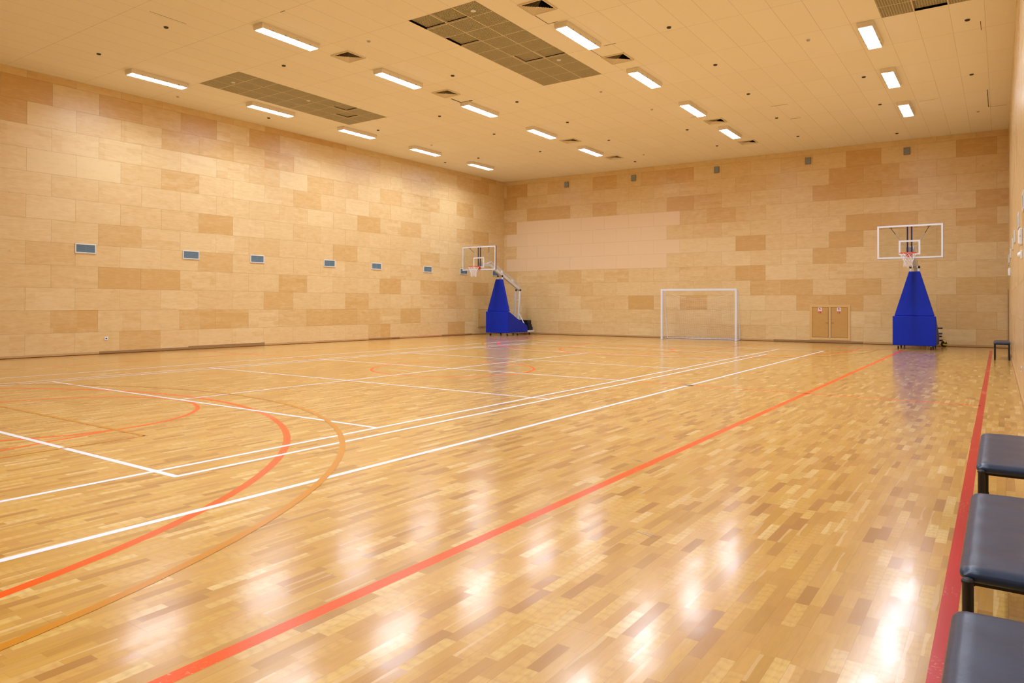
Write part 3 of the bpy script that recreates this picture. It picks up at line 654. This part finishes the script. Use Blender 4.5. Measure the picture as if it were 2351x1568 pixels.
# ---------------------------------------------------------------- portable basketball hoops (origin under the board, room side is -y)
def hoop():
    root = empty('basketball_hoop', (0, 0, 0))
    # acrylic board with painted borders
    bd = MB().box(-.9, .9, 0, .02, 2.905, 3.95).build('backboard', 'glass', root)
    def border(x0, x1, z0, z1, w_, y0, y1, nm, mt, par):
        mb = MB().box(x0, x1, y0, y1, z1-w_, z1).box(x0, x1, y0, y1, z0, z0+w_).box(x0, x0+w_, y0, y1, z0+w_, z1-w_).box(x1-w_, x1, y0, y1, z0+w_, z1-w_)
        return mb.build(nm, mt, par)
    border(-.9, .9, 2.905, 3.95, .052, -.002, 0, 'border', 'white', bd)
    border(-.295, .295, 3.02, 3.47, .05, -.002, 0, 'target_square', 'white', bd)
    border(-.905, .905, 2.90, 3.955, .028, .021, .055, 'backboard_frame', 'navy', root)
    for sx in (-1, 1): MB().box(sx*.057-.020, sx*.057+.020, .022, .062, 2.95, 3.93).build('backboard_bar', 'navy', root)
    MB().box(-.10, .10, .062, .075, 3.0, 3.26).build('mounting_plate', 'white', root)
    # rim with its bracket, and the net
    rc = (0, -.375, 3.05); rr = .235
    mb = MB(); mb.tube([(rc[0]+rr*math.cos(t*math.pi/20), rc[1]+rr*math.sin(t*math.pi/20), 3.05) for t in range(40)], .010, 8, closed=True)
    mb.box(-.10, .10, -.016, -.002, 2.94, 3.06)
    mb.box(-.075, .075, -.16, -.012, 3.036, 3.046)
    for sx in (-1, 1): mb.bar((sx*.075, -.012, 2.95), (sx*.055, -.16, 3.04), .012, .02)
    rim = mb.build('rim', 'orange', root)
    mb = MB(); n_ = 12; lv = 6
    def R_(l): return [.232, .185, .150, .128, .118, .122, .130][l]
    rg = random.Random(5)
    def NP(i, l):
        a_ = (i+.5*(l % 2))*2*math.pi/n_; j = .006*l
        return Vector((rc[0]+R_(l)*math.cos(a_)+rg.uniform(-j, j)*.5, rc[1]+R_(l)*math.sin(a_)+rg.uniform(-j, j)*.5, 3.04-[0, .10, .17, .235, .295, .35, .41][l]+rg.uniform(-.006, .006)*l))
    G = [[NP(i, l) for i in range(n_)] for l in range(lv+1)]
    for l in range(lv):
        for i in range(n_):
            mb.tube([G[l][i], G[l+1][i]], .005, 4, cap=False)
            mb.tube([G[l][i], G[l+1][(i-1) % n_ if l % 2 == 0 else (i+1) % n_]], .005, 4, cap=False)
    mb.build('net', 'cord', rim)
    # boom: short level nose, then sloping down to the back
    mb = MB(); w2 = .055
    prof = [(.075, 3.21), (.83, 3.22), (2.0, 2.72), (3.24, 2.16), (3.20, 2.04), (1.96, 2.60), (.80, 3.10), (.075, 3.10)]
    mb.prism(prof, -w2, w2, 'x'); mb.build('boom', 'white', root, bevel=.006)
    mb = MB()
    for sx in (-1, 1):
        mb.tube([(sx*.045, .62, 3.21), (sx*.045, .87, 3.33), (sx*.045, 1.22, 3.18), (sx*.045, 2.98, 2.42), (sx*.045, 3.20, 2.14)], .016, 6)
    for y, z, z2 in ((1.75, 2.965, 2.83), (2.6, 2.60, 2.46)): mb.box(-.045, .045, y-.02, y+.02, z2-.02, z)
    mb.build('upper_rail', 'white', root)
    # struts from the board's top to the boom: steel spring end, white tube
    for sx in (-1, 1):
        a_, b_ = Vector((sx*.52, .045, 3.87)), Vector((sx*.09, .62, 3.2)); c_ = a_.lerp(b_, .27)
        MB().tube([c_, b_], .011, 8).build('strut', 'white', root)
        MB().tube([a_, c_], .009, 8).box(sx*.52-.045, sx*.52+.045, .03, .05, 3.875, 3.89).build('strut_spring', 'blackmetal', root)
    # front and rear uprights with black knobs
    for sx in (-1, 1):
        MB().tube([(sx*.115, 1.62, .22), (sx*.115, 1.62, 2.66)], .032, 10).build('upright', 'white', root)
        MB().bar((sx*.115, 2.90, .55), (sx*.115, 3.06, 2.04), .07, .055).build('rear_upright', 'white', root, bevel=.006)
        MB().tube([(sx*.14, 2.96, .98), (sx*.50, 2.93, .42)], .024, 8).build('rear_brace', 'white', root)
        for (y, z) in ((1.62, 2.70), (3.09, 2.09)):
            mb = MB(); bmesh.ops.create_icosphere(mb.bm, subdivisions=2, radius=.045)
            for v in mb.bm.verts: v.co = Vector((sx*.125+v.co.x*.8, y+v.co.y, z+v.co.z*1.2))
            mb.build('knob', 'black', root, smooth=True)
        mb = MB(); mb.tube([(sx*.15, 3.0, 1.32), (sx*.22, 3.02, 1.32), (sx*.22, 2.98, 1.08), (sx*.15, 2.96, 1.08)], .009, 6); mb.build('handle', 'white', root)
    MB().cyl((0, 1.62, 2.70), .016, -.13, .13, 12, 'x').build('axle', 'steel', root)
    MB().cyl((0, 3.09, 2.09), .016, -.13, .13, 12, 'x').build('axle', 'steel', root)
    mb = MB().box(-.115, .115, 2.985, 3.02, 1.60, 1.65); mb.build('cross_bar', 'white', root)
    # trolley chassis and platform for the weights
    mb = MB()
    for sx in (-1, 1): mb.box(sx*.52-.03, sx*.52+.03, 1.5, 3.62, .12, .17)
    for y in (1.5, 2.3, 3.56): mb.box(-.52, .52, y, y+.06, .12, .17)
    mb.build('chassis', 'white', root)
    MB().box(-.56, .56, 2.85, 3.66, .171, .21).build('platform', 'white', root, bevel=.004)
    # blue padding: front pad, two side pads with sloping tops, pyramid around the uprights
    MB().box(-.62, .62, 1.36, 1.44, .125, 1.09).build('front_pad', 'blue', root, bevel=.018, seg=3)
    for sx in (-1, 1):
        x0, x1 = (sx*.61, sx*.565); x0, x1 = min(x0, x1), max(x0, x1)
        MB().prism([(1.445, .135), (2.98, .135), (2.98, .36), (2.92, .45), (2.16, .76), (1.50, 1.08), (1.445, 1.08)], x0, x1, 'x').build('side_pad', 'blue', root, bevel=.012, seg=2)
    # pyramid: front slab and slanting flanks with a soft vertical crease
    mb = MB(); zb, zt = 1.10, 2.56; xb, xt = .575, .155
    nseg = 12
    def ring(z, xw, y0):
        pts = []
        for i in range(nseg+1):
            t = -1+2*i/nseg; dip = .022*math.exp(-((t)/.33)**2) if z < zt else .018*math.exp(-((t)/.5)**2)
            pts.append((xw*t, y0+dip, z))
        pts += [(xw, y0+.16, z), (-xw, y0+.16, z)]
        return [mb.bm.verts.new(p_) for p_ in pts]
    rings = [ring(zb+(zt-zb)*k_/6, xb+(xt-xb)*k_/6, 1.41+.07*k_/6) for k_ in range(7)]
    for A_, B_ in zip(rings, rings[1:]):
        for i in range(len(A_)): mb.bm.faces.new((A_[i], A_[(i+1) % len(A_)], B_[(i+1) % len(A_)], B_[i]))
    mb.bm.faces.new(rings[0][::-1]); mb.bm.faces.new(rings[-1])
    mb.build('pole_pad', 'blue', root, bevel=.01)
    MB().box(-.56, .56, 1.445, 1.50, 1.02, 1.10).build('pad_strap', 'dark', root)
    # castors and levelling feet
    for (x, y) in ((-.47, 1.53), (.47, 1.53), (-.47, 2.35), (.47, 2.35), (-.47, 3.35), (.47, 3.35)):
        cst = MB().cyl((x, y, .05), .05, -.018, .018, 20, 'x').build('castor', 'black', root, bevel=.004)
        MB().box(x-.028, x+.028, y-.02, y+.02, .085, .12).box(x-.028, x-.022, y-.012, y+.012, .04, .09).box(x+.022, x+.028, y-.012, y+.012, .04, .09).build('fork', 'steel', cst)
    for (x, y) in ((-.36, 1.56), (.36, 1.56), (.0, 3.5)):
        MB().cyl((x, y, 0), .010, .008, .13, 10).cyl((x, y, 0), .030, .001, .010, 18).build('levelling_foot', 'steel', root)
    return root
hp = hoop(); hp.location = (-18.83, 24.80, 0)
tag(hp, 'portable basketball hoop with blue padded base in the far left corner', 'basketball hoop', 'portable basketball hoops')
hp2 = copy_tree(hp); hp2.location = (-2.37, 25.25, 0)
tag(hp2, 'portable basketball hoop with blue padded base by the right end of back wall', 'basketball hoop', 'portable basketball hoops')
# counterweights stacked on the platforms
cw0 = None
for hx, hy, nm in ((-18.83, 24.80, 'left'), (-2.37, 25.25, 'right')):
    rw = random.Random(11)
    for i in range(10):
        if cw0 is None:
            mb = MB().box(-.46, .46, -.16, .16, 0, .046); o = cw0 = mb.build('weight_plate', 'weights', bevel=.006)
        else: o = cw0.copy(); C.objects.link(o)
        sh = rw.uniform(-.03, .03)+.0
        if nm == 'right': sh = [.22, 0, .05, .20, .02, .21, 0, .03, 0, .22][i]
        o.location = (hx+sh, hy+3.50-.020*i, .2102+i*.0472)
        tag(o, 'dark iron weight plate stacked on the back of the %s basketball hoop' % nm, 'weight plate', 'weight plates on the %s hoop' % nm)

# ---------------------------------------------------------------- volleyball beside the right hoop
mb = MB(); bmesh.ops.create_uvsphere(mb.bm, u_segments=36, v_segments=24, radius=.105)
for f in mb.bm.faces:
    c = f.calc_center_median().normalized()
    # six faces of a cube, each with three bands
    ax = max(range(3), key=lambda i: abs(c[i])); t = c[(ax+1) % 3]/abs(c[ax])
    f.material_index = 0 if abs(t) < .34 else 1
    if ax == 0 and c[0] > 0: f.material_index = 2 if abs(t) < .34 else 0
    f.smooth = True
vb = mb.build('volleyball', ['yellow', 'ballnavy', 'signwhite'], label='yellow, navy and white volleyball on the floor by the right hoop', cat='ball')
vb.location = (-1.66, 28.9, .105); vb.rotation_euler = (.2, .15, .35)

# ---------------------------------------------------------------- futsal goal
gl = empty('football_goal', (-10.14, 28.03, 0), math.atan2(.35, 2.96), 'white framed five-a-side football goal with net before the back wall', 'goal')
GW = 1.49
for sx in (-1, 1): MB().box(sx*GW-.04, sx*GW+.04, -.04, .04, .002, 2.08).build('post', 'white', gl, bevel=.006)
MB().box(-GW+.04, GW-.04, -.04, .04, 2.0, 2.08).build('crossbar', 'white', gl, bevel=.006)
dT, dB = .42, .86
for sx in (-1, 1):
    MB().tube([(sx*GW, .04, 2.03), (sx*GW, dT, 1.98), (sx*GW, dB, .03)], .016, 8).build('rear_stay', 'white', gl)
    MB().tube([(sx*GW, .04, .025), (sx*GW, dB, .025)], .016, 8).build('ground_bar', 'white', gl)
MB().tube([(-GW, dB, .025), (GW, dB, .025)], .018, 8).build('ground_bar', 'white', gl)
mb = MB(); NU, NV = 34, 25
def net_pt(u, v):
    # u -1..1 across, v 0 top .. 1 bottom
    sag = (1-u*u); z = 1.96*(1-v)**1.0*(1-.0*sag)+.03*v-.32*sag*(1-v)*(.9+.6*v)
    y = dT+(dB-dT)*v-.10*sag*math.sin(math.pi*v); return (u*GW*.99, y-.01*math.sin(u*9), max(.03, z))
for i in range(NU+1):
    u = -1+2*i/NU; mb.tube([net_pt(u+.006*math.sin(9*v_/NV+i), v_/NV) for v_ in range(NV+1)], .0018, 3, cap=False)
for j in range(NV+1):
    mb.tube([net_pt(-1+2*i/NU, j/NV) for i in range(NU+1)], .0018 if j else .005, 3, cap=False)
for sx in (-1, 1):     # side nets
    for j in range(1, 16):
        z = 2.0*j/16; yb = dB-(dB-dT)*z/2.0
        mb.tube([(sx*GW, .03, z), (sx*(GW-.03), yb*.5, z-.05), (sx*GW, yb, z)], .0022, 3, cap=False)
    for i in range(1, 5):
        t = i/5; mb.tube([(sx*GW, dB*t, .03), (sx*(GW-.025), (dB*.5+dT*.5)*t, 1.0), (sx*GW, dT*t, 1.98)], .0022, 3, cap=False)
rn = random.Random(2)
for k_ in range(26):  # slack net lying bunched along the ground bar
    x0 = rn.uniform(-GW, GW-.5); mb.tube([(x0+.1*i, dB+rn.uniform(-.05, .02), .05+rn.uniform(-.03, .03)) for i in range(6)], .003, 3, cap=False)
mb.build('net', 'cord', gl)

# ---------------------------------------------------------------- benches along the right wall
def bench():
    root = empty('bench', (0, 0, 0)); L2, W2 = .665, .19
    mb = MB(); nx, ny = 14, 40; top = .475; V_ = {}
    def sup(t, e=9): return max(0.0, 1-abs(t)**e)
    for side in (1, -1):
        for i in range(nx+1):
            for j in range(ny+1):
                u = math.sin((i/nx-.5)*math.pi); v = math.sin((j/ny-.5)*math.pi)
                # rounded rectangle plan
                ex = W2*u; ey = L2*v
                cr = .045; ax, ay = max(0, abs(ex)-(W2-cr)), max(0, abs(ey)-(L2-cr)); d_ = math.hypot(ax, ay)
                if d_ > cr:
                    ex = math.copysign((W2-cr)+ax*cr/d_, ex); ey = math.copysign((L2-cr)+ay*cr/d_, ey)
                du = W2-abs(ex); dv = L2-abs(ey); dd = min(du, dv); dd = cr-d_ if d_ > 0 and ax > 0 and ay > 0 else min(dd, cr*1.0)
                t = max(0, min(1, dd/cr)); hgt = .028*math.sqrt(max(0, 1-(1-t)**2))
                if side == 1: z = top-.028+hgt+.004*math.exp(-(ex/.12)**2)*t+.0012*math.sin(ey*23+ex*9)*t
                else: z = top-.030-.022*math.sqrt(max(0, 1-(1-min(1, t*1.4))**2))+.003*math.sin(ey*31)*(1 if t < .6 else .2)
                key = (i, j, side) if 0 < i < nx and 0 < j < ny else (i, j, 0)
                if key not in V_: V_[key] = mb.bm.verts.new((ex, ey, z if key[2] else top-.029))
    gk = lambda i, j, s_: V_[(i, j, s_)] if 0 < i < nx and 0 < j < ny else V_[(i, j, 0)]
    for s_ in (1, -1):
        for i in range(nx):
            for j in range(ny):
                try: mb.bm.faces.new((gk(i, j, s_), gk(i+1, j, s_), gk(i+1, j+1, s_), gk(i, j+1, s_)))
                except ValueError: pass
    mb.build('seat', 'vinyl', root, smooth=True)
    mb = MB()
    for sx in (-1, 1): mb.box(sx*.150-.012, sx*.150+.012, -L2+.03, L2-.03, .405, .430)
    for sy in (-1, 1): mb.box(-.150, .150, sy*(L2-.05)-.012, sy*(L2-.05)+.012, .405, .430)
    mb.build('frame', 'blackmetal', root)
    for sx in (-1, 1):
        for sy in (-1, 1):
            x, y = sx*.160, sy*(L2+.012)
            lg = MB().cyl((x, y, 0), .019, .002, .435, 18).build('leg', 'blackmetal', root, smooth=False, bevel=.002)
            mb = MB(); mb.tube([(x, y, .428), (x, y, .436), (x, y, .442), (x, y, .446)], [.0215, .0215, .016, .006], 18); mb.build('leg_cap', 'black', lg)
            MB().cyl((x, y, 0), .022, .0, .02, 18).build('foot', 'black', lg)
            MB().box(x-.008, x+.008, min(y, y-sy*.06), max(y, y-sy*.06), .408, .426).build('bracket', 'blackmetal', lg)
    return root
b0 = bench(); bx = .055
for i, (yc, lb) in enumerate(((2.065, 'nearest black padded bench along right wall, cut by the photo\'s lower corner'), (3.80, 'second nearest black padded bench along right wall, near leg showing'), (5.90, 'third black padded bench along right wall, behind the two nearest'), (23.55, 'small far black padded bench by the far end of right wall'))):
    o = b0 if i == 0 else copy_tree(b0)
    o.location = (bx if i < 3 else .0, yc, 0)
    tag(o, lb, 'bench', 'black padded benches along the right wall')
